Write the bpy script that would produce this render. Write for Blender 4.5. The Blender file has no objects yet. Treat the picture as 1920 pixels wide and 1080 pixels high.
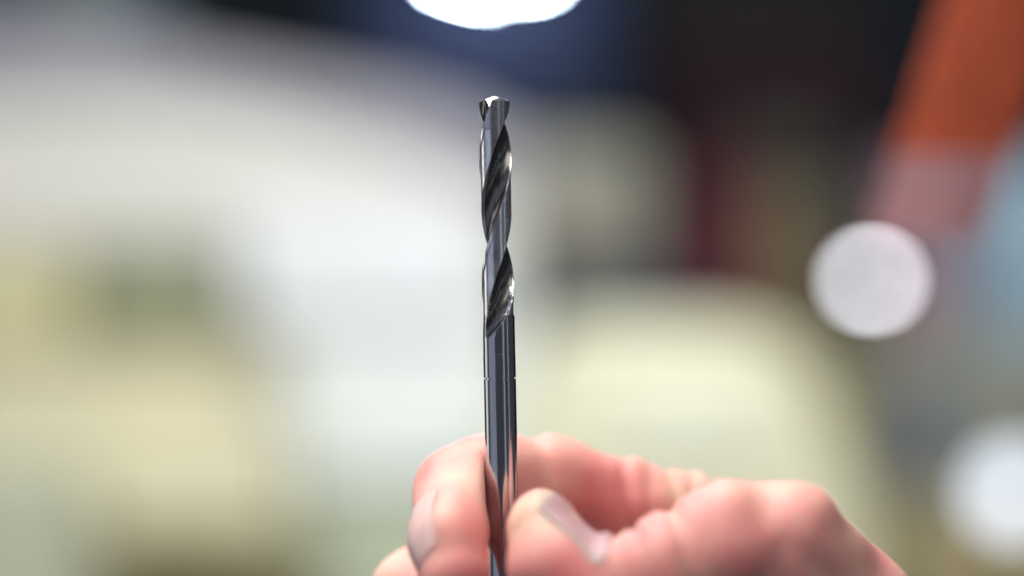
import bpy, math, random
import numpy as np
from mathutils import Vector, Matrix
rnd = random.Random(7)
scene = bpy.context.scene
col = scene.collection

# ------------------------------------------------------------------ camera
CAM_H = 1.40          # lens height above the shop floor
FOC = 0.258           # distance to the drill
cam_d = bpy.data.cameras.new("camera")
cam = bpy.data.objects.new("camera", cam_d)
col.objects.link(cam)
cam.location = (0, 0, CAM_H)
cam.rotation_euler = (math.radians(90), 0, 0)
cam_d.lens = 50
cam_d.sensor_width = 36
cam_d.clip_start = 0.01
cam_d.clip_end = 60
cam_d.dof.use_dof = True
cam_d.dof.focus_distance = FOC
cam_d.dof.aperture_fstop = 2.22
scene.camera = cam

# ------------------------------------------------------------------ world
w = bpy.data.worlds.new("World")
scene.world = w
w.use_nodes = True
w.node_tree.nodes["Background"].inputs[0].default_value = (0.50, 0.54, 0.66, 1)
w.node_tree.nodes["Background"].inputs[1].default_value = 0.12

scene.view_settings.view_transform = 'Standard'
scene.view_settings.look = 'None'
scene.view_settings.exposure = 0
scene.view_settings.gamma = 1
scene.cycles.use_denoising = True
scene.cycles.use_adaptive_sampling = False
scene.cycles.max_bounces = 8


# ------------------------------------------------------------------ lights
def area(name, loc, target, sx, sy, energy, colr, spread=180):
    d = bpy.data.lights.new(name, 'AREA')
    d.shape = 'RECTANGLE'
    d.size, d.size_y = sx, sy
    d.energy = energy
    d.color = colr
    d.spread = math.radians(spread)
    o = bpy.data.objects.new(name, d)
    col.objects.link(o)
    o.location = loc
    v = Vector(target) - Vector(loc)
    o.rotation_euler = v.to_track_quat('-Z', 'Y').to_euler()
    return o


# unseen bank of light added high up to light the machines evenly
area('fill_bank_light', (0.2, 0.8, 3.2), (0.0, 3.1, 1.1), 3.2, 0.6, 43, (0.99, 1.0, 0.985), 108)
# bright fitting overhead, just beyond the hand
area('overhead_light', (-0.24, 0.37, 2.1), (0.0, 0.27, 1.33), 0.8, 0.5, 11.5, (1.0, 0.97, 0.95))
# soft unseen fill light added above the photographer
area('front_fill_light', (0.15, -0.55, 2.25), (0.02, 0.26, 1.36), 0.7, 0.5, 4.0, (1.0, 0.95, 0.91))
# unseen side lights, panel and strips added to band the shank's reflections
area('side_reflection_panel', (-1.15, -0.55, 1.6), (0, 0.26, 1.4), 1.3, 2.0, 3.0, (0.70, 0.78, 1.0))
area('left_glare_light', (-1.1, 0.65, 1.5), (0, 0.26, 1.35), 0.45, 0.75, 1.3, (1.0, 0.98, 0.98))  # unseen, added for nail glare and the left side of the skin
area('side_reflection_strip', (0.62, -0.75, 1.6), (0, 0.26, 1.4), 0.16, 1.5, 0.45, (0.80, 0.90, 1.0))
area('side_reflection_strip', (1.3, -0.35, 1.6), (0, 0.26, 1.4), 0.07, 1.5, 0.35, (0.9, 0.95, 1.0))

PXM = 1920 / 0.72      # pixels per metre at one metre


def P(px, py, y):
    """point at distance y seen at photograph position px, py"""
    return Vector(((px - 960) / PXM * y, y, CAM_H - (py - 540) / PXM * y))


# ------------------------------------------------------------------ helpers
def s2l(c):
    out = []
    for v in c:
        v = v / 255
        out.append(v / 12.92 if v <= 0.04045 else ((v + 0.055) / 1.055) ** 2.4)
    return out


def mat(name, rgb, rough=0.5, metal=0.0, var=0.12, scale=6.0, bump=0.0, bscale=200, spec=0.5):
    m = bpy.data.materials.new(name)
    m.use_nodes = True
    nt = m.node_tree
    b = nt.nodes["Principled BSDF"]
    b.inputs["Roughness"].default_value = rough
    b.inputs["Metallic"].default_value = metal
    b.inputs["Specular IOR Level"].default_value = spec
    tc = nt.nodes.new("ShaderNodeTexCoord")
    n = nt.nodes.new("ShaderNodeTexNoise")
    n.inputs["Scale"].default_value = scale
    n.inputs["Detail"].default_value = 5
    r = nt.nodes.new("ShaderNodeValToRGB")
    r.color_ramp.elements[0].position = 0.3
    r.color_ramp.elements[1].position = 0.7
    r.color_ramp.elements[0].color = (*[v * (1 - var) for v in rgb], 1)
    r.color_ramp.elements[1].color = (*[min(1, v * (1 + var)) for v in rgb], 1)
    nt.links.new(tc.outputs["Object"], n.inputs["Vector"])
    nt.links.new(n.outputs["Fac"], r.inputs["Fac"])
    nt.links.new(r.outputs["Color"], b.inputs["Base Color"])
    if bump:
        n2 = nt.nodes.new("ShaderNodeTexNoise")
        n2.inputs["Scale"].default_value = bscale
        bp = nt.nodes.new("ShaderNodeBump")
        bp.inputs["Strength"].default_value = bump
        bp.inputs["Distance"].default_value = 0.002
        nt.links.new(tc.outputs["Object"], n2.inputs["Vector"])
        nt.links.new(n2.outputs["Fac"], bp.inputs["Height"])
        nt.links.new(bp.outputs["Normal"], b.inputs["Normal"])
    return m


def paint(name, srgb, gain=1.0, **k):
    k.setdefault('spec', 0.2)
    return mat(name, [min(0.9, v * gain) for v in s2l(srgb)], **k)


def emis(name, rgb, strength):
    m = bpy.data.materials.new(name)
    m.use_nodes = True
    nt = m.node_tree
    b = nt.nodes["Principled BSDF"]
    b.inputs["Base Color"].default_value = (0.8, 0.8, 0.8, 1)
    b.inputs["Emission Color"].default_value = (*rgb, 1)
    b.inputs["Emission Strength"].default_value = strength
    return m


def link_mesh(name, verts, faces, m, parent=None, smooth=True, angle=None):
    me = bpy.data.meshes.new(name)
    me.from_pydata([tuple(v) for v in verts], [], faces)
    me.update()
    if m:
        me.materials.append(m)
    if smooth:
        me.shade_smooth()
        if angle is not None:
            me.set_sharp_from_angle(angle=math.radians(angle))
    o = bpy.data.objects.new(name, me)
    col.objects.link(o)
    if parent:
        o.parent = parent
    return o


def tag(o, label=None, cat=None, group=None, kind=None):
    for k, v in (('label', label), ('category', cat), ('group', group), ('kind', kind)):
        if v:
            o[k] = v
    return o


def thing(name, loc, label, cat, group=None):
    o = bpy.data.objects.new(name, None)
    o.empty_display_size = 0.05
    col.objects.link(o)
    o.location = loc
    return tag(o, label, cat, group)


def bevel(o, wd, seg=3):
    b = o.modifiers.new('bevel', 'BEVEL')
    b.width = wd
    b.segments = seg
    b.limit_method = 'ANGLE'
    b.angle_limit = math.radians(25)
    return o


def prism(name, pts, y, depth, m, parent=None, bev=0.01):
    """outline (photo positions at distance y) extruded straight back by depth"""
    off = Vector(parent.location) if parent else Vector((0, 0, 0))
    f = [P(a, b, y) - off for a, b in pts]
    for v in f:
        v.z = max(v.z, -off.z)          # stands on the floor
    n = len(f)
    vs = f + [v + Vector((0, depth, 0)) for v in f]
    fs = [list(range(n))[::-1], list(range(n, 2 * n))]
    fs += [[i, (i + 1) % n, (i + 1) % n + n, i + n] for i in range(n)]
    o = link_mesh(name, vs, fs, m, parent, smooth=False)
    if bev:
        bevel(o, bev)
    return o


def rect(x0, y0, x1, y1):
    return [(x0, y0), (x0, y1), (x1, y1), (x1, y0)]


FLOOR = 3200   # far enough below the frame to meet the floor (clamped there)


def base(px, y):
    v = P(px, 540, y)
    v.z = 0
    return v


# ------------------------------------------------------------------ setting
floor = link_mesh('floor', [(-6, -3, 0), (6, -3, 0), (6, 6, 0), (-6, 6, 0)], [[0, 1, 2, 3]],
                  mat('floor_paint', (0.30, 0.30, 0.28), 0.45, bump=0.1), smooth=False)
tag(floor, kind='structure')
wall_m = mat('wall_dark', (0.004, 0.009, 0.016), 0.7, var=0.25, scale=1.5, bump=0.1, bscale=60, spec=0.2)
wl = link_mesh('wall_back', [(-6, 4.2, 0), (6, 4.2, 0), (6, 4.2, 6), (-6, 4.2, 6), (-6, 4.4, 0), (6, 4.4, 0), (6, 4.4, 6), (-6, 4.4, 6)],
               [[0, 1, 2, 3], [5, 4, 7, 6], [3, 2, 6, 7], [0, 3, 7, 4], [1, 5, 6, 2]], wall_m, smooth=False)
tag(wl, kind='structure')

# ------------------------------------------------------------------ blurred workshop things
# pale grey machine enclosure with its sloping hood
Y = 3.0
e = thing('machine_enclosure', base(350, Y), 'large pale grey machine enclosure with a sloping hood, far left and centre', 'machine')
prism('hood', [(-420, 78), (-420, 470), (970, 470), (968, 274), (900, 227), (760, 181), (560, 143), (350, 103), (150, 59)], Y, 0.7,
      paint('enclosure_white', (224, 222, 216), var=0.03, rough=0.35), e, 0.02)
prism('hood_shade_band', [(-430, 74), (-430, 200), (150, 180), (350, 185), (540, 215), (720, 270), (860, 330), (972, 380), (972, 270), (903, 222), (762, 176), (562, 138), (350, 98), (150, 54)], Y - 0.02, 0.019,
      paint('hood_shade_lilac', (172, 170, 179), var=0.04, rough=0.4), e, 0.006)  # the hood's dimming towards its top, put into a grey band
prism('lower_body', [(-420, 473), (-420, FLOOR), (972, FLOOR), (972, 473)], Y + 0.02, 0.66,
      paint('enclosure_lower', (226, 229, 222), var=0.03, rough=0.35), e, 0.01)
prism('door', rect(440, 380, 905, 597), Y - 0.03, 0.03, paint('door_white', (236, 239, 243), var=0.02, rough=0.3), e, 0.008)
prism('door_rail', rect(470, 600, 945, 622), Y - 0.02, 0.02, paint('rail_grey', (172, 172, 182), var=0.03), e, 0.004)
prism('lower_door', rect(510, 626, 960, 905), Y - 0.03, 0.03, paint('lower_door_white', (230, 248, 248), 1.08, var=0.02, rough=0.3), e, 0.008)
prism('kick_panel', [(500, 925), (500, FLOOR), (960, FLOOR), (960, 925)], Y - 0.02, 0.02, paint('kick_green_grey', (196, 204, 184), var=0.03), e, 0.006)
prism('vent_housing', rect(62, -150, 240, 46), Y + 0.2, 0.4, paint('vent_grey', (98, 110, 112), var=0.05), e, 0.02)
prism('side_duct', rect(-250, -150, 20, 60), Y + 0.25, 0.4, paint('duct_grey', (88, 90, 108), var=0.05), e, 0.02)

# bench at the left with bins on it
Y = 2.5
b = thing('work_bench', base(150, Y), 'cream coloured bench cabinet at the lower left, under the olive bin', 'bench')
prism('bench_body', [(-480, 665), (-480, FLOOR), (440, FLOOR), (470, 900), (455, 665)], Y, 0.45,
      paint('bench_cream', (226, 219, 186), var=0.03, rough=0.5), b, 0.02)
prism('bench_top', [(-490, 640), (-490, 662), (462, 662), (462, 640)], Y - 0.02, 0.45,
      paint('bench_top_cream', (208, 200, 165), var=0.03), b, 0.006)
prism('bench_panel', rect(180, 800, 520, 1000), Y - 0.04, 0.03, paint('panel_cream', (232, 226, 193), var=0.02), b, 0.01)


def bin_box(name, x0, y0, x1, y1, Y, depth, m, mr, label, cat):
    t = thing(name, P((x0 + x1) / 2, y1, Y), label, cat)
    prism('bin_body', [(x0, y0 + 12), (x0 + 6, y1), (x1 - 6, y1), (x1, y0 + 12)], Y, depth, m, t, 0.008)
    prism('rim', rect(x0 - 6, y0, x1 + 6, y0 + 11), Y - 0.008, depth + 0.016, mr, t, 0.003)
    return t


bin_box('storage_bin', 160, 455, 412, 638, 2.53, 0.25, paint('bin_olive', (140, 144, 117), var=0.05),
        paint('bin_olive_rim', (140, 144, 118)), 'olive grey storage bin on the left end of the cream bench', 'bin')
bin_box('tote_box', -160, 470, 142, 638, 2.55, 0.25, paint('tote_yellow', (203, 198, 158), var=0.05),
        paint('tote_rim', (205, 200, 150)), 'muted yellow tote box at the left edge, beside the olive bin', 'box')
c = thing('tool_crate', base(400, 2.3), 'dark olive crate at the bottom edge, in front of the cream bench', 'crate')
prism('crate_body', [(215, 1085), (235, FLOOR), (570, FLOOR), (590, 1085)], 2.3, 0.15, paint('crate_olive', (112, 106, 70), var=0.08), c, 0.01)
prism('crate_rim', rect(205, 1060, 600, 1083), 2.29, 0.17, paint('crate_rim', (120, 114, 78)), c, 0.004)
c = thing('sack', base(60, 2.3), 'grey green sack at the lower left edge of the bench', 'sack')
prism('sack_body', [(-60, 860), (-120, 960), (-130, FLOOR), (170, FLOOR), (150, 930), (110, 860), (30, 835)], 2.3, 0.16,
      paint('sack_grey', (200, 203, 178), var=0.05, rough=0.8), c, 0.04)

# centre right: beige cabinet on dark stand
c = thing('beige_cabinet', base(1100, 3.3), 'beige grey cabinet on a dark stand, right behind the drill', 'cabinet')
prism('cabinet_body', [(900, 282), (900, 492), (1225, 492), (1225, 292), (1180, 268), (980, 262)], 3.3, 0.4, paint('cabinet_beige', (142, 138, 124), 0.82, var=0.05), c, 0.015)
prism('cabinet_stand', [(930, 496), (930, FLOOR), (1272, FLOOR), (1272, 496)], 3.32, 0.36, paint('stand_dark', (66, 68, 78), var=0.06), c, 0.01)
prism('cabinet_door', rect(985, 320, 1150, 470), 3.28, 0.02, paint('cabinet_door_beige', (138, 134, 122), var=0.04), c, 0.005)

c = thing('steel_column', base(1345, 3.2), 'narrow dark maroon steel column between beige cabinet and brown locker', 'column')
prism('shaft', [(1305, 300), (1305, FLOOR), (1395, FLOOR), (1395, 300)], 3.2, 0.1, paint('maroon', (84, 26, 42), 0.9, var=0.08, rough=0.6), c, 0.01)
prism('cap_plate', rect(1290, 270, 1410, 298), 3.18, 0.14, paint('maroon_cap', (48, 18, 26), var=0.05, rough=0.6), c, 0.004)

c = thing('brown_locker', base(1480, 3.4), 'brown olive locker standing left of the round light spot', 'locker')
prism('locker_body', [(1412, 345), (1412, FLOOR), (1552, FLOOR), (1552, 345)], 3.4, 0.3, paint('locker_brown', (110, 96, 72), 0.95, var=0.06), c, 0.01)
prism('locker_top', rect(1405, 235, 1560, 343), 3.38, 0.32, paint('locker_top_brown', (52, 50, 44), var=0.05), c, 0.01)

# navy board added for the lamp's blue haze, dark red panel on back wall
c = thing('haze_board', P(930, 235, 3.42), 'navy blue board added behind the bright lamp at the top for its blue haze', 'board')
nav = mat('haze_navy', (0.002, 0.0045, 0.015), 0.7, var=0.15, scale=3, spec=0.15)
prism('board_panel', rect(640, -260, 1170, 222), 3.42, 0.04, nav, c, 0.006)
prism('board_frame', rect(636, 224, 1174, 232), 3.41, 0.05, paint('board_frame', (50, 50, 60)), c, 0.003)
c = thing('wall_panel', P(1450, 215, 4.1), 'very dark red brown panel on the back wall, upper right', 'panel')
prism('panel_sheet', rect(1230, 70, 1640, 262), 4.1, 0.03, paint('panel_dark_red', (42, 22, 27), var=0.15, rough=0.7), c, 0.006)
prism('panel_trim', rect(1200, -60, 1620, 66), 4.09, 0.04, paint('panel_trim', (37, 35, 32), var=0.1, rough=0.7), c, 0.006)

# cream machine cover, right of the hand
Y = 2.7
c = thing('cream_machine', base(1280, Y), 'pale cream machine cover with rounded shoulder, behind the hand', 'machine')
prism('cover', [(1010, 656), (960, 776), (950, FLOOR), (1660, FLOOR), (1622, 980), (1568, 820), (1512, 684), (1465, 630), (1390, 610), (1110, 610), (1050, 620)], Y, 0.45,
      paint('cover_cream', (236, 234, 204), var=0.025, rough=0.4), c, 0.03)
prism('front_panel', [(1150, 690), (1130, 880), (1440, 880), (1425, 690)], Y - 0.025, 0.024, paint('front_cream', (243, 243, 216), 1.04, var=0.02), c, 0.01)
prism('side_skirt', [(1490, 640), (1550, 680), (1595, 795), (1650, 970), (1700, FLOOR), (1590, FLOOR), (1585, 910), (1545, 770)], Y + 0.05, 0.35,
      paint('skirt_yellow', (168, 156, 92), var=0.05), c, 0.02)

# right hand side
c = thing('tool_cabinet', base(1800, 3.1), 'grey olive tool cabinet along the right edge, below the blue drum', 'cabinet')
prism('cabinet_body', [(1575, 640), (1575, FLOOR), (2200, FLOOR), (2200, 640)], 3.1, 0.45, paint('tool_cabinet_olive', (136, 134, 116), var=0.05), c, 0.015)
prism('drawer_front', rect(1690, 720, 1775, 910), 3.08, 0.02, paint('drawer_blue_grey', (88, 100, 122), var=0.05), c, 0.006)
prism('drawer_front', [(1700, 960), (1700, 1180), (2100, 1180), (2100, 960)], 3.08, 0.02, paint('drawer_tan', (176, 162, 122), var=0.05), c, 0.006)
prism('cabinet_lid', rect(1790, 655, 2190, 760), 3.08, 0.02, paint('lid_grey', (150, 154, 146), var=0.05), c, 0.006)


def lathe(name, prof, m, parent=None, n=40, loc=(0, 0, 0), angle=35):
    vs, fs = [], []
    for r, z in prof:
        for i in range(n):
            a = 2 * math.pi * i / n
            vs.append((loc[0] + r * math.cos(a), loc[1] + r * math.sin(a), loc[2] + z))
    for k in range(len(prof) - 1):
        for i in range(n):
            j = (i + 1) % n
            fs.append([k * n + i, k * n + j, (k + 1) * n + j, (k + 1) * n + i])
    fs.append([i for i in range(n)][::-1])
    fs.append([(len(prof) - 1) * n + i for i in range(n)])
    return link_mesh(name, vs, fs, m, parent, angle=angle)


dz = P(0, 638, 3.3).z
pos = P(1940, 638, 3.3)
c = thing('blue_drum', pos, 'pale blue drum on the tool cabinet at the right edge', 'drum')
r = 0.155
lathe('drum_body', [(r * .98, 0), (r, .01), (r, .12), (r * 1.03, .13), (r, .14), (r, .26), (r * 1.03, .27), (r, .28), (r, .39), (r * .95, .40)],
      paint('drum_blue', (146, 172, 188), var=0.05, rough=0.4), c)
lathe('drum_lid', [(r * .93, .401), (r * .93, .415), (r * .6, .42), (r * .58, .41)], paint('drum_lid_dark', (60, 80, 88)), c)
c = thing('post', base(1745, 3.6), 'pinkish grey post below the orange strap', 'post')
prism('post_shaft', [(1676, 440), (1676, FLOOR), (1826, FLOOR), (1826, 440)], 3.6, 0.08, paint('post_pink', (196, 166, 176), var=0.05), c, 0.01)
prism('post_head', rect(1670, 300, 1832, 436), 3.58, 0.1, paint('post_head', (160, 118, 130), var=0.05), c, 0.01)
c = thing('control_box', base(1612, 3.5), 'dark slate control box left of the orange strap', 'box')
prism('box_body', [(1560, 330), (1560, FLOOR), (1665, FLOOR), (1665, 330)], 3.5, 0.2, paint('slate', (40, 52, 58), var=0.05), c, 0.01)
prism('box_front', rect(1575, 360, 1650, 430), 3.48, 0.015, paint('slate_front', (46, 58, 66), var=0.05), c, 0.004)

# ------------------------------------------------------------------ lamps in view
def rod(name, a, b, r, m, parent, n=20):
    off = Vector(parent.location)
    a, b = Vector(a) - off, Vector(b) - off
    d = (b - a)
    L = d.length
    q = d.to_track_quat('Z', 'Y').to_matrix()
    prof = [(r * .5, 0), (r * .87, r * .15), (r, r * .5), (r, L - r * .5), (r * .87, L - r * .15), (r * .5, L)]
    vs, fs = [], []
    for rr, z in prof:
        for i in range(n):
            t = 2 * math.pi * i / n
            vs.append(a + q @ Vector((rr * math.cos(t), rr * math.sin(t), z)))
    for k in range(len(prof) - 1):
        for i in range(n):
            j = (i + 1) % n
            fs.append([k * n + i, k * n + j, (k + 1) * n + j, (k + 1) * n + i])
    fs.append(list(range(n))[::-1])
    fs.append([(len(prof) - 1) * n + i for i in range(n)])
    return link_mesh(name, vs, fs, m, parent)


steel_dark = mat('fixture_grey', (0.05, 0.05, 0.06), 0.5)
t = thing('ceiling_lamp', P(912, -80, 3.2), 'glowing blue white lamp hanging at the top edge above the drill', 'lamp')
glow = emis('lamp_glow', (0.66, 0.80, 1.0), 260)
rod('tube', P(834, -82, 3.2), P(922, -57, 3.2), 0.016, glow, t)
rod('tube', P(960, -73, 3.2), P(1010, -77, 3.2), 0.016, glow, t)
prism('lamp_housing', rect(800, -130, 1030, -100), 3.17, 0.12, steel_dark, t, 0.004)

t = thing('round_lamp', base(1636, 2.95), 'small lamp that blurs into a round pale disc, right of the drill', 'lamp')
off = t.location
ctr = P(1634, 525, 2.9)
rx, rz = 24 / PXM * 2.9, 11 / PXM * 2.9
vs, fs = [], []
N = 24
for k, (sc, yy) in enumerate([(1, 0.0), (0.96, -0.006), (0.7, -0.012), (0.35, -0.015)]):
    for i in range(N):
        a = 2 * math.pi * i / N
        vs.append(ctr + Vector((rx * sc * math.cos(a), yy, rz * sc * math.sin(a))) - off)
for k in range(3):
    for i in range(N):
        j = (i + 1) % N
        fs.append([k * N + i, k * N + j, (k + 1) * N + j, (k + 1) * N + i])
fs.append([3 * N + i for i in range(N)])
link_mesh('bulb', vs, fs, emis('round_glow', (0.93, 0.93, 1.0), 23), t)
prism('lamp_back', rect(1628, 528, 1640, FLOOR), 2.93, 0.012, steel_dark, t, 0.002)
rod('reflector', ctr + Vector((0, 0.001, 0)), ctr + Vector((0, 0.03, 0)), rz * 0.9, steel_dark, t)

t = thing('window_lamp', base(1895, 2.8), 'bright bluish white lamp at the right edge, lower down', 'lamp')
o = prism('diffuser', [(1868, 872), (1843, 925), (1868, 975), (1940, 975), (1960, 925), (1940, 872)], 2.8, 0.01, emis('window_glow', (0.74, 0.84, 1.0), 2.1), t, 0.002)
prism('lamp_stand', rect(1890, 968, 1905, FLOOR), 2.81, 0.015, steel_dark, t, 0.002)

# ------------------------------------------------------------------ orange strap near the hand
Y = 0.42   # hangs close behind the drill
t = thing('lifting_strap', P(1900, -300, Y), 'blurred orange lifting strap slanting down at the upper right', 'strap')
om = mat('strap_orange', (0.52, 0.105, 0.045), 0.7, var=0.2, scale=60, bump=0.3, bscale=900, spec=0.2)
pm = mat('strap_pink', (0.56, 0.30, 0.31), 0.7, var=0.15, scale=60, bump=0.3, bscale=900, spec=0.2)


def strap(name, pts, m, th=0.002):
    vs, fs = [], []
    offv = Vector(t.location)
    for (xl, xr, py) in pts:
        for k in range(7):
            u = k / 6
            q = P(xl + (xr - xl) * u, py, Y)
            bow = -0.0015 * math.sin(math.pi * u)
            vs.append(q + Vector((0, bow, 0)) - offv)
        for k in range(6, -1, -1):
            u = k / 6
            q = P(xl + (xr - xl) * u, py, Y)
            bow = -0.0015 * math.sin(math.pi * u) + th
            vs.append(q + Vector((0, bow, 0)) - offv)
    for r_ in range(len(pts) - 1):
        for i in range(14):
            j = (i + 1) % 14
            fs.append([r_ * 14 + i, (r_ + 1) * 14 + i, (r_ + 1) * 14 + j, r_ * 14 + j])
    fs.append(list(range(14)))
    fs.append([(len(pts) - 1) * 14 + i for i in range(14)][::-1])
    return link_mesh(name, vs, fs, m, t, angle=40)


def edge(py):
    return (1772 - py * 0.315, 1998 - py * 0.35, py)


strap('webbing', [edge(p) for p in (-300, -200, -100, 0, 100, 200, 290)], om)
strap('end_sleeve', [edge(p) for p in (291, 340, 380, 415, 445)], pm, 0.003)

# ------------------------------------------------------------------ drill
MM = 0.001
PXMM = FOC / PXM * 1000          # millimetres per photo pixel at the focus plane (0.0967)
axis_pt = P(926.5, 180, FOC)
drill = thing('drill_bit', axis_pt, 'slim steel twist drill bit held upright between thumb and fingertip', 'drill bit')
drill.rotation_euler = (math.radians(0.0), math.radians(-1.15), 0)
R = 2.93


def metal(name, rgb, rough, aniso=0.0, streak=0.0, sscale=(1, 1, 1), bump=0.0):
    m = bpy.data.materials.new(name)
    m.use_nodes = True
    nt = m.node_tree
    b_ = nt.nodes["Principled BSDF"]
    b_.inputs["Metallic"].default_value = 1
    tc = nt.nodes.new("ShaderNodeTexCoord")
    mp = nt.nodes.new("ShaderNodeMapping")
    mp.inputs["Scale"].default_value = sscale
    n = nt.nodes.new("ShaderNodeTexNoise")
    n.inputs["Scale"].default_value = 1.0
    n.inputs["Detail"].default_value = 6
    nt.links.new(tc.outputs["Object"], mp.inputs["Vector"])
    nt.links.new(mp.outputs["Vector"], n.inputs["Vector"])
    cr = nt.nodes.new("ShaderNodeValToRGB")
    cr.color_ramp.elements[0].position = 0.3
    cr.color_ramp.elements[1].position = 0.7
    cr.color_ramp.elements[0].color = (*[v * (1 - streak) for v in rgb], 1)
    cr.color_ramp.elements[1].color = (*[min(1, v * (1 + streak)) for v in rgb], 1)
    nt.links.new(n.outputs["Fac"], cr.inputs["Fac"])
    nt.links.new(cr.outputs["Color"], b_.inputs["Base Color"])
    mr = nt.nodes.new("ShaderNodeMapRange")
    mr.inputs["To Min"].default_value = rough * 0.75
    mr.inputs["To Max"].default_value = rough * 1.3
    nt.links.new(n.outputs["Fac"], mr.inputs["Value"])
    nt.links.new(mr.outputs["Result"], b_.inputs["Roughness"])
    if bump:
        bp = nt.nodes.new("ShaderNodeBump")
        bp.inputs["Strength"].default_value = bump
        bp.inputs["Distance"].default_value = 0.0001
        nt.links.new(n.outputs["Fac"], bp.inputs["Height"])
        nt.links.new(bp.outputs["Normal"], b_.inputs["Normal"])
    return m


land_m = metal('ground_steel', (0.84, 0.85, 0.90), 0.24, streak=0.25, sscale=(1400, 1400, 400), bump=0.12)
flute_m = metal('flute_steel', (0.17, 0.165, 0.155), 0.25, streak=0.35, sscale=(2500, 2500, 500), bump=0.06)
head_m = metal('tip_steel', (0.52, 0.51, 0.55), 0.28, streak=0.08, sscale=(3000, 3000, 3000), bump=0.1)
shank_m = metal('shank_steel', (0.50, 0.50, 0.53), 0.16, streak=0.12, sscale=(3500, 3500, 60), bump=0.05)

HALF = math.radians(51)
LEAD = 470 * PXMM
Z_WAIST = -(464 - 180) * PXMM     # here a land faces the camera
NTH = 240


def twist(z):     # angle of flute centre
    return -math.pi / 2 + math.pi / 2 + (z - Z_WAIST) / LEAD * 2 * math.pi


def prof_r(phi, z):
    """radius at angle phi measured from the flute centre, and whether it is flute"""
    fl = ((phi + math.pi / 2) % math.pi) - math.pi / 2
    cc, rho = 1.486, 1.156
    zz = -z / PXMM + 180           # photo row
    if zz < 245:
        kh = min(1.0, (245 - zz) / 28)
        cc += 0.26 * kh
    if zz > 540:
        cc += 1.05 * max(0.0, min(1.0, (zz - 540) / 118)) ** 1.8
    fp = fl + 0.10 * math.cos(fl * 1.5)
    if zz < 245 and fp > 0:
        fp *= 1 - 0.28 * kh
    fr = 9
    s = rho * rho - (cc * math.sin(fp)) ** 2
    if s > 0 and abs(fl) < 1.35:
        fr = cc * math.cos(fp) - math.sqrt(s)
    # land: full radius margin near the leading edge, relieved behind it
    lr = 1.0
    rowend = 592
    if 245 < zz < 640:
        th = phi + twist(z)
        xx = math.cos(th) * (1 if math.sin(th) < 0 else -1)
        rowend = 592 if math.cos(th) > -0.2 else 631
    if 245 < zz < rowend and not (zz < 300 and xx > -0.29):
        k = min(1, (zz - 245) / 2.0)
        if zz > 588 and rowend == 631:
            k = (631 - zz) / 43
        lr = 1.0 - 0.065 * k
        a = phi % math.pi
        if 0.80 < a < 1.08:
            lr = 1.0
    if fr < lr:
        return R * fr, True
    return R * lr, False


def cap_z(x, y):
    """height of the ground point over the cross-section at the very tip"""
    a0 = twist(0)
    z = -math.hypot(x, y) * math.tan(math.radians(21))
    for s in (0, math.pi):
        # local frame turned with the flutes
        ca, sa = math.cos(a0 + s + 0.9), math.sin(a0 + s + 0.9)
        u = x * ca + y * sa
        v = -x * sa + y * ca
        n1 = -0.15 - (u - 0.2) * 0.92
        n2 = (v - 1.35 + 0.52 * u) * 3.5
        n3 = -9
        notch = max(n1, n2, n3)
        if u > 0.1:
            z = min(z, notch)
    return max(z, -3.2)


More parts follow.
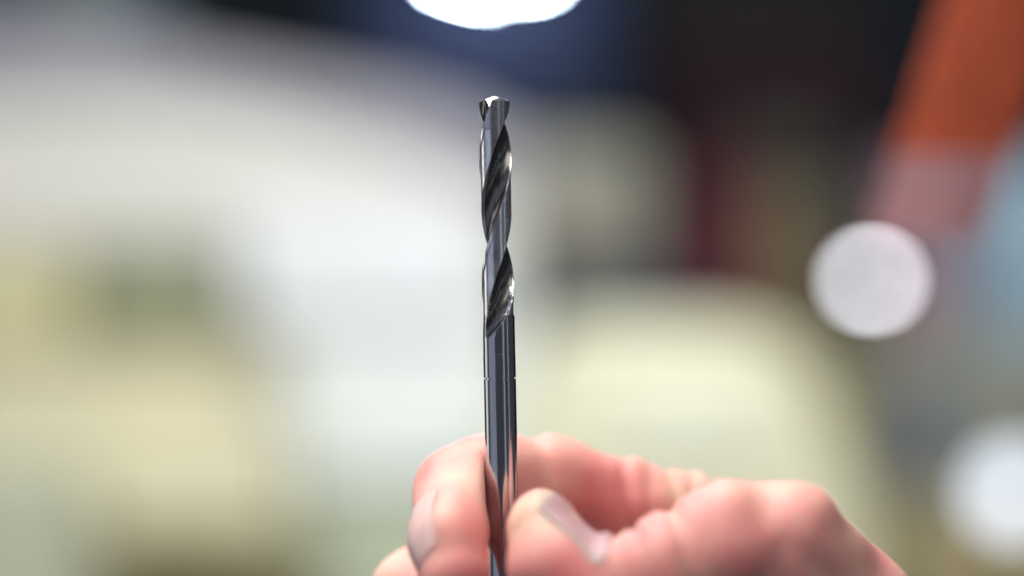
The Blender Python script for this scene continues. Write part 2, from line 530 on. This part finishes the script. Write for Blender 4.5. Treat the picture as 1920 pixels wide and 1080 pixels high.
def build_drill():
    vs, fs, mi = [], [], []
    rows = []
    # cap
    NR = 14
    a0 = twist(0)
    vs.append((0, 0, cap_z(0, 0)))
    prev = None
    for k in range(1, NR + 1):
        ring = []
        for i in range(NTH):
            ph = 2 * math.pi * i / NTH
            zc = 0
            for _ in range(5):
                th = ph + twist(zc)
                r_, f_ = prof_r(ph, zc)
                x, y = r_ * k / NR * math.cos(th), r_ * k / NR * math.sin(th)
                zc = cap_z(x, y)
            ring.append(len(vs))
            vs.append((x, y, zc))
        if prev is None:
            for i in range(NTH):
                fs.append([0, ring[i], ring[(i + 1) % NTH]])
                mi.append(2)
        else:
            for i in range(NTH):
                j = (i + 1) % NTH
                fs.append([prev[i], ring[i], ring[j], prev[j]])
                mi.append(2)
        prev = ring
    top = [vs[i] for i in prev]
    zrows = [-3.3, -4.2, -5.0, -5.8, -(243 - 180) * PXMM, -(246.5 - 180) * PXMM]
    z = zrows[-1]
    z_step = -(591 - 180) * PXMM
    while z > z_step + 0.7:
        z -= 0.6
        zrows.append(z)
    zrows += [z_step + 0.12, z_step]
    z_end = -(662 - 180) * PXMM
    z = z_step
    while z > z_end:
        z -= 0.22
        zrows.append(z)
    # first band between cap rim and -3.3 in four steps following the rim
    bands = []
    for s in (0.25, 0.5, 0.75):
        bands.append([(t_[2] * (1 - s) + -3.3 * s) for t_ in top])
    for zz in zrows:
        bands.append([zz] * NTH)
    for bnd in bands:
        ring = []
        fl = []
        for i in range(NTH):
            ph = 2 * math.pi * i / NTH
            th = ph + twist(bnd[i])
            r_, f_ = prof_r(ph, bnd[i])
            ring.append(len(vs))
            fl.append(f_)
            vs.append((r_ * math.cos(th), r_ * math.sin(th), bnd[i]))
        for i in range(NTH):
            j = (i + 1) % NTH
            fs.append([prev[i], ring[i], ring[j], prev[j]])
            zc = bnd[i]
            vx, vy = vs[ring[i]][:2]
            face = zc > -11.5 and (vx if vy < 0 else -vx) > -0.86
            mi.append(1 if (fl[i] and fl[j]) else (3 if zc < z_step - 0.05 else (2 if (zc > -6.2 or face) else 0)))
        prev = ring
    o = link_mesh('fluted_body', [Vector(v) * MM for v in vs], fs, land_m, drill, angle=22)
    o.data.materials.append(flute_m)
    o.data.materials.append(head_m)
    o.data.materials.append(shank_m)
    o.data.polygons.foreach_set('material_index', mi)
    # shank with its scribed ring
    zt = vs[prev[0]][2]
    g = -(709 - 180) * PXMM
    pr = [(R * 1.0, zt), (R * 1.006, zt - .05), (R * 1.006, g + .16), (R * .90, g + .13), (R * .90, g - .13), (R * 1.006, g - .16)]
    z = g - 1
    while z > -108:
        pr.append((R * 1.006, z))
        z -= 8
    pr += [(R * 1.006, -108), (R * .85, -108.6)]
    lathe('shank', [(a * MM, b_ * MM) for a, b_ in pr][::-1], shank_m, drill, n=96, angle=22)


build_drill()

# ------------------------------------------------------------------ hand
def Q(px, py, d, rpx):
    """joint: photo position, depth in mm beyond the drill, radius in photo pixels -> metres"""
    yy = FOC + d * MM
    p = P(px, py, yy)
    return np.array([p.x, p.y, p.z, rpx / PXM * yy])


index = [Q(1440, 1020, 30, 98), Q(1330, 985, 28, 84), Q(1190, 952, 25, 81), Q(1030, 906, 20, 84), Q(935, 908, 15, 87), Q(893, 914, 9, 87), Q(859, 934, 4, 82), Q(846, 1010, -10, 73), Q(855, 1072, -15, 64)]
thumb = [Q(1012, 990, -13, 67), Q(1040, 1060, -17, 82), Q(1116, 1110, -19, 84), Q(1240, 1066, -20, 98), Q(1365, 1014, -18, 102), Q(1470, 1022, -15, 117), Q(1580, 1160, -4, 138), Q(1740, 1400, 14, 180)]
middle = [Q(1440, 1190, 40, 100), Q(1200, 1170, 38, 85), Q(1010, 1150, 33, 88), Q(870, 1120, 26, 92), Q(784, 1118, 16, 90), Q(800, 1200, 4, 78), Q(835, 1260, -2, 66)]
ring_f = [Q(1430, 1340, 46, 95), Q(1210, 1320, 40, 82), Q(1020, 1295, 28, 84), Q(880, 1285, 14, 86), Q(820, 1295, 2, 80), Q(860, 1370, -6, 70), Q(910, 1410, -7, 60)]
pinky = [Q(1450, 1470, 40, 85), Q(1260, 1460, 36, 70), Q(1100, 1440, 28, 70), Q(980, 1435, 16, 70), Q(930, 1450, 6, 64), Q(970, 1510, 0, 56), Q(1010, 1540, -1, 48)]
palm = [
    [Q(1440, 1020, 30, 98), Q(1620, 1270, 40, 120), Q(1920, 1580, 44, 160)],
    [Q(1440, 1190, 40, 100), Q(1640, 1350, 52, 130), Q(1920, 1620, 48, 170)],
    [Q(1430, 1340, 46, 95), Q(1650, 1450, 50, 130), Q(1930, 1660, 46, 170)],
    [Q(1450, 1470, 40, 85), Q(1670, 1560, 44, 120), Q(1930, 1720, 44, 150)],
    [Q(1580, 1160, -4, 138), Q(1740, 1400, 14, 180), Q(1930, 1640, 36, 190)],
    [Q(1930, 1660, 44, 210), Q(2290, 2000, 48, 225), Q(2740, 2430, 52, 260)],
]


def cone(p, a, b):
    ab = b[:3] - a[:3]
    L2 = ab @ ab
    h = np.clip(((p - a[:3]) @ ab) / L2, 0, 1)
    h2 = h * h * (3 - 2 * h) * 0.5 + h * 0.5
    d = np.linalg.norm(p - (a[:3] + h[:, None] * ab), axis=1)
    return d - (a[3] + (b[3] - a[3]) * h2)


def smin(a, b, k):
    h = np.clip(0.5 + 0.5 * (b - a) / k, 0, 1)
    return b * (1 - h) + a * h - k * h * (1 - h)


def chain(p, nodes, k=0.0018):
    d = None
    for a, b in zip(nodes[:-1], nodes[1:]):
        c_ = cone(p, a, b)
        d = c_ if d is None else smin(d, c_, k)
    return d


def hand_sdf(p):
    pl = None
    for c_ in palm:
        v = chain(p, c_, 0.006)
        pl = v if pl is None else smin(pl, v, 0.012)
    fi = chain(p, index, 0.0032)
    th = chain(p, thumb, 0.0025)
    mid = chain(p, middle)
    ri = chain(p, ring_f)
    pk = chain(p, pinky)
    f = smin(fi, mid, 0.0008)
    f = smin(f, ri, 0.0008)
    f = smin(f, pk, 0.0008)
    d = smin(f, pl, 0.005)
    d = smin(d, th, 0.0016)
    # the bit lies in a cleft between the two pads
    row = 540 - (p[:, 2] - CAM_H) / p[:, 1] * PXM
    t_ = np.clip((row - 895) / 85, 0, 1)
    wd = 0.0032 - 0.0020 * t_
    xc = ((942 - 9 * t_) - 960) / PXM * FOC
    cleft = np.maximum(np.abs(p[:, 0] - xc) - wd, p[:, 1] - (FOC + 0.002))
    d = -smin(-d, cleft, 0.0012)
    return d


def surface_nets(fn, lo, hi, h):
    nx, ny, nz = [int(math.ceil((b_ - a_) / h)) + 1 for a_, b_ in zip(lo, hi)]
    # coarse pass keeps only blocks near the skin
    val = np.full((nx, ny, nz), 1.0, dtype=np.float32)
    B = 8
    cx, cy, cz = [np.arange(0, n_, B) for n_ in (nx, ny, nz)]
    g = np.stack(np.meshgrid(cx, cy, cz, indexing='ij'), -1).reshape(-1, 3)
    cen = np.array(lo) + (g + B / 2) * h
    dv = fn(cen)
    rad = B * h * 0.9 + 2 * h
    for blk, v in zip(g, dv):
        sl = tuple(slice(s, min(s + B, n_)) for s, n_ in zip(blk, (nx, ny, nz)))
        if abs(v) > rad:
            val[sl] = v
    near = g[np.abs(dv) <= rad]
    for c0 in range(0, len(near), 400):
        idx = []
        for blk in near[c0:c0 + 400]:
            r_ = [np.arange(s, min(s + B, n_)) for s, n_ in zip(blk, (nx, ny, nz))]
            idx.append(np.stack(np.meshgrid(*r_, indexing='ij'), -1).reshape(-1, 3))
        idx = np.concatenate(idx)
        val[idx[:, 0], idx[:, 1], idx[:, 2]] = fn(np.array(lo) + idx * h)
    s = val < 0
    c8 = [s[i:nx - 1 + i, j:ny - 1 + j, k:nz - 1 + k] for i in (0, 1) for j in (0, 1) for k in (0, 1)]
    cnt = sum(c_.astype(np.int8) for c_ in c8)
    act = (cnt > 0) & (cnt < 8)
    ids = -np.ones(act.shape, dtype=np.int64)
    ai = np.argwhere(act)
    ids[act] = np.arange(len(ai))
    pts = np.array(lo) + (ai + 0.5) * h
    # pull on to the surface
    e_ = h * 0.25
    for _ in range(4):
        v = fn(pts)
        gr = np.stack([fn(pts + np.eye(3)[k] * e_) - v for k in range(3)], -1) / e_
        gr /= np.maximum(np.linalg.norm(gr, axis=1, keepdims=True), 1e-6)
        pts = pts - gr * np.clip(v, -h, h)[:, None] * 0.8
    quads = []
    for ax in range(3):
        o1, o2 = [(1, 2), (2, 0), (0, 1)][ax]
        a_ = [slice(1, n_ - 1) for n_ in (nx, ny, nz)]
        b2 = list(a_)
        a_[ax] = slice(0, (nx, ny, nz)[ax] - 1)
        b2[ax] = slice(1, (nx, ny, nz)[ax])
        sa, sb = s[tuple(a_)], s[tuple(b2)]
        cr = np.argwhere(sa != sb)
        if len(cr) == 0:
            continue
        flip = sa[cr[:, 0], cr[:, 1], cr[:, 2]]
        cr = cr + np.array([0 if k == ax else 1 for k in range(3)])
        u1, u2 = np.zeros(3, int), np.zeros(3, int)
        u1[o1] = 1
        u2[o2] = 1
        q = [cr - u1 - u2, cr - u2, cr, cr - u1]
        qi = np.stack([ids[k[:, 0], k[:, 1], k[:, 2]] for k in q], -1)
        qi[~flip] = qi[~flip][:, ::-1]
        quads.append(qi[(qi >= 0).all(1)])
    return pts, np.concatenate(quads)


VOX = 0.0008
lo = P(640, 540, FOC)
allp = np.array([n_ for c_ in [index, thumb, middle, ring_f, pinky] + palm for n_ in c_])
lo = (allp[:, :3] - allp[:, 3:4]).min(0) - 0.004
hi = (allp[:, :3] + allp[:, 3:4]).max(0) + 0.004
hi[0] = min(hi[0], Q(2500, 0, 0, 0)[0])       # forearm runs on past the frame, then stops
lo[2] = max(lo[2], P(0, 2150, FOC).z)
pts, quads = surface_nets(hand_sdf, lo, hi, VOX)

# skin folds: grooves across the joints
fn = hand_sdf
e_ = 0.0002
v0 = fn(pts)
nrm = np.stack([fn(pts + np.eye(3)[k] * e_) - v0 for k in range(3)], -1)
nrm /= np.maximum(np.linalg.norm(nrm, axis=1, keepdims=True), 1e-9)


def groove(c, dirv, depth, width, reach, curve=0.0, side=None):
    global disp
    d_ = np.array(dirv, float)
    d_ /= np.linalg.norm(d_)
    rel = pts - c[:3]
    t_ = rel @ d_
    perp = rel - t_[:, None] * d_
    pr_ = np.linalg.norm(perp, axis=1)
    t2 = t_
    if side is not None:
        sd = np.array(side, float)
        sd /= np.linalg.norm(sd)
        t2 = t_ + curve * ((rel @ sd) / 0.008) ** 2 * 0.001
    fall = np.clip(1 - np.maximum(0, pr_ - reach * 0.75) / (reach * 0.5), 0, 1)
    disp -= depth * np.exp(-(t2 / width) ** 2) * fall


disp = np.zeros(len(pts))
mm = 0.001
# index: first joint crease right of the drill, pleats near the web
for px, py, dpt, wd, sl, yk in [(1038, 880, 0.5, 1.3, 0.55, 0.0), (1178, 930, .7, 1.3, 0.10, -0.1), (1212, 935, .3, .8, -0.1, 0.0),
                                (1262, 945, .7, 1.1, 0.12, 0.1), (1292, 950, .4, .7, -0.15, 0.0), (1334, 960, 1.2, 1.2, -0.25, 0.0)]:
    groove(Q(px, py, 22, 0), (1, yk, sl), dpt * mm, wd * mm, 12 * mm)
# thumb: arcs over the joint
for px, py, dpt, wd in [(1172, 1060, .35, 1.2), (1212, 1055, .9, 1.1), (1246, 1052, .3, 0.8), (1292, 1045, 1.1, 1.4), (1340, 1040, .25, 0.9)]:
    groove(Q(px, py, -18, 0), (1, 0.0, 0.38), dpt * mm, wd * mm, 16 * mm, curve=0.8, side=(0, 1, 0.4))
# folds on the ball of the thumb
groove(Q(1545, 1075, -18, 0), (0.7, 0, 0.7), 1.0 * mm, 2.2 * mm, 12 * mm)
groove(Q(1430, 1080, -22, 0), (1, 0, -0.5), .9 * mm, 2.4 * mm, 10 * mm)

# low uneven swelling
seed = np.random.RandomState(3)
for _ in range(24):
    k = seed.normal(size=3)
    k = k / np.linalg.norm(k) * (2 * math.pi / seed.uniform(0.007, 0.02))
    disp += 0.00008 * np.sin(pts @ k + seed.uniform(0, 6.28))
# fine ridges
pts2 = pts + nrm * disp[:, None]
# never through the drill: press flesh away from it
ax_top = np.array(P(926.5, 180, FOC))
ax_dir = np.array([math.sin(math.radians(-1.15)), 0, math.cos(math.radians(-1.15))])
rel = pts2 - ax_top
al = rel @ ax_dir
pr_ = rel - al[:, None] * ax_dir
dd = np.linalg.norm(pr_, axis=1)
lim = 0.00305
inside = dd < lim
pts2[inside] += pr_[inside] / np.maximum(dd[inside], 1e-6)[:, None] * (lim - dd[inside])[:, None]

hand = thing('hand', Vector(P(1500, 1500, FOC + 0.04)), 'pink skinned hand coming in from the lower right, pinching the drill bit', 'hand')
hl = np.array(hand.location)

skin = bpy.data.materials.new('skin')
skin.use_nodes = True
nt = skin.node_tree
b_ = nt.nodes["Principled BSDF"]
b_.subsurface_method = 'RANDOM_WALK'
b_.inputs["Subsurface Weight"].default_value = 1.0
b_.inputs["Subsurface Radius"].default_value = (1.0, 0.30, 0.18)
b_.inputs["Subsurface Scale"].default_value = 0.0028
b_.inputs["Roughness"].default_value = 0.5
b_.inputs["Specular IOR Level"].default_value = 0.35
tc = nt.nodes.new("ShaderNodeTexCoord")
n1 = nt.nodes.new("ShaderNodeTexNoise")
n1.inputs["Scale"].default_value = 95
n1.inputs["Detail"].default_value = 4
nt.links.new(tc.outputs["Object"], n1.inputs["Vector"])
cr = nt.nodes.new("ShaderNodeValToRGB")
cr.color_ramp.elements[0].position = 0.35
cr.color_ramp.elements[0].color = (0.92, 0.58, 0.46, 1)
cr.color_ramp.elements[1].position = 0.68
cr.color_ramp.elements[1].color = (0.88, 0.37, 0.35, 1)
nt.links.new(n1.outputs["Fac"], cr.inputs["Fac"])
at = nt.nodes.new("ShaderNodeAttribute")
at.attribute_name = 'flush_shade'
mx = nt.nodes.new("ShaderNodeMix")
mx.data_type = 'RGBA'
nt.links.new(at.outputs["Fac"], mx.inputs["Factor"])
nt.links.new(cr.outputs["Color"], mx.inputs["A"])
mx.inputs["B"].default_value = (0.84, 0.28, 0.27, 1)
at2 = nt.nodes.new("ShaderNodeAttribute")
at2.attribute_name = 'pressed'
mx2 = nt.nodes.new("ShaderNodeMix")
mx2.data_type = 'RGBA'
nt.links.new(at2.outputs["Fac"], mx2.inputs["Factor"])
nt.links.new(mx.outputs["Result"], mx2.inputs["A"])
mx2.inputs["B"].default_value = (0.88, 0.70, 0.50, 1)
nt.links.new(mx2.outputs["Result"], b_.inputs["Base Color"])
vn = nt.nodes.new("ShaderNodeTexVoronoi")
vn.inputs["Scale"].default_value = 1800
bp = nt.nodes.new("ShaderNodeBump")
bp.inputs["Strength"].default_value = 0.25
bp.inputs["Distance"].default_value = 0.0002
nt.links.new(tc.outputs["Object"], vn.inputs["Vector"])
nt.links.new(vn.outputs["Distance"], bp.inputs["Height"])
nt.links.new(bp.outputs["Normal"], b_.inputs["Normal"])

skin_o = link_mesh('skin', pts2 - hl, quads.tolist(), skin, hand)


def blob(c, r_):
    return np.exp(-(np.linalg.norm(pts2 - c[:3], axis=1) / r_) ** 2)


flush_shade = 1.0 * blob(Q(1130, 935, 18, 0), .011) + 1.0 * blob(Q(893, 1025, -13, 0), .009) + .5 * blob(Q(1520, 960, -10, 0), .011) \
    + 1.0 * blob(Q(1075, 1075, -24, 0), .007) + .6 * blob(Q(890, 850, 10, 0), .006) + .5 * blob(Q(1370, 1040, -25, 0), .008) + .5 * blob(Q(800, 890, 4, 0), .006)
flush_shade = np.clip(flush_shade, 0, 1)  # natural redness, plus deeper red painted where the fingers are shaded
pressed = np.clip(.65 * blob(Q(985, 960, -16, 0), .006) + .15 * blob(Q(880, 915, -6, 0), .005) + .5 * blob(Q(1270, 940, 20, 0), .004), 0, 1)
for nm, arr in (('flush_shade', flush_shade), ('pressed', pressed)):
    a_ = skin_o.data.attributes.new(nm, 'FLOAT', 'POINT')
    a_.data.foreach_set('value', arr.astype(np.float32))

nail_m = bpy.data.materials.new('nail')
nail_m.use_nodes = True
nb = nail_m.node_tree.nodes["Principled BSDF"]
nb.inputs["Base Color"].default_value = (0.74, 0.50, 0.48, 1)
nb.inputs["Roughness"].default_value = 0.38
nb.inputs["Subsurface Weight"].default_value = 0.6
nb.inputs["Subsurface Radius"].default_value = (1, .4, .3)
nb.inputs["Subsurface Scale"].default_value = 0.001
nb.inputs["Coat Weight"].default_value = 0.0
nn = nail_m.node_tree.nodes.new("ShaderNodeTexNoise")
nn.inputs["Scale"].default_value = 300
nr = nail_m.node_tree.nodes.new("ShaderNodeValToRGB")
nr.color_ramp.elements[0].color = (0.56, 0.32, 0.34, 1)
nr.color_ramp.elements[1].color = (0.64, 0.41, 0.41, 1)
nail_m.node_tree.links.new(nn.outputs["Fac"], nr.inputs["Fac"])
nail_m.node_tree.links.new(nr.outputs["Color"], nb.inputs["Base Color"])
free_m = mat('nail_free_edge', (0.56, 0.47, 0.42), 0.4, var=0.05)


def nail(tip, root, n_, width, length, back, lift, settle=0.8, m=None, proud=0.0005):
    """curved plate: lies over the axis root->tip on the side n_"""
    a = tip[:3] - root[:3]
    a /= np.linalg.norm(a)
    n_ = np.array(n_, float)
    n_ -= (n_ @ a) * a
    n_ /= np.linalg.norm(n_)
    s_ = np.cross(a, n_)
    c0 = tip[:3] - a * back
    vs, fs = [], []
    NU, NV = 14, 14
    for layer in (0, 1):
        for i in range(NV + 1):
            vv = i / NV
            for j in range(NU + 1):
                uu = j / NU * 2 - 1
                al_ = uu * width
                ll = length * (vv + 0.10 * (1 - uu * uu) * (1 if vv > 0.5 else -0.6))
                rr = lift * (1 - 0.10 * abs(vv - 0.35)) - layer * 0.0005
                p_ = c0 + a * (ll - length * 0.5) + n_ * (rr * math.cos(al_) - 0.0) + s_ * (rr * math.sin(al_) * 1.05)
                vs.append(p_ - hl)
    W = NU + 1
    K = W * (NV + 1)
    for i in range(NV):
        for j in range(NU):
            q = [i * W + j, i * W + j + 1, (i + 1) * W + j + 1, (i + 1) * W + j]
            fs.append(q)
            fs.append([x + K for x in q][::-1])
    border = [j for j in range(W)] + [i * W + NU for i in range(1, NV + 1)] + [NV * W + j for j in range(NU - 1, -1, -1)] + [i * W for i in range(NV - 1, 0, -1)]
    for a1, a2 in zip(border, border[1:] + border[:1]):
        fs.append([a1, a1 + K, a2 + K, a2])
    pv = np.array(vs) + hl
    K2 = len(pv) // 2
    for _ in range(6):      # lie on the finger
        v_ = hand_sdf(pv)
        g_ = np.stack([hand_sdf(pv + np.eye(3)[k] * 0.0002) - v_ for k in range(3)], -1)
        g_ /= np.maximum(np.linalg.norm(g_, axis=1, keepdims=True), 1e-9)
        goal = np.r_[np.full(K2, proud), np.full(K2, -0.0003)]
        pv = pv - g_ * (v_ - goal)[:, None] * settle
    vs = pv - hl
    o = link_mesh('fingernail', vs, fs, m or nail_m, hand, angle=50)
    o.data.materials.append(free_m)
    for p in o.data.polygons:
        q_ = p.index // 2
        if m is None and q_ < NV * NU and (q_ // NU >= NV - 1 or q_ % NU < 1):
            p.material_index = 1
    return o


nail(Q(1010, 978, -13, 0), Q(1125, 1108, -19, 0), (0.62, -0.40, 0.53), 0.74, 0.0148, 0.0069, 0.0072, 0.8, None, 0.00042)
glare_nail = mat('nail_glare', (0.86, 0.58, 0.53), 0.3, var=0.04, spec=0.5)  # paler copy of the nail colour, glare painted in
nail(Q(855, 1072, -13, 0), Q(854, 945, -1, 0), (-0.75, -0.65, 0.02), 0.65, 0.0125, 0.0066, 0.0078, 0.8, glare_nail, 0.00025)
nail(Q(833, 1258, -2, 0), Q(795, 1160, 8, 0), (-0.9, -0.4, -0.1), 0.8, 0.012, 0.003, 0.0078)
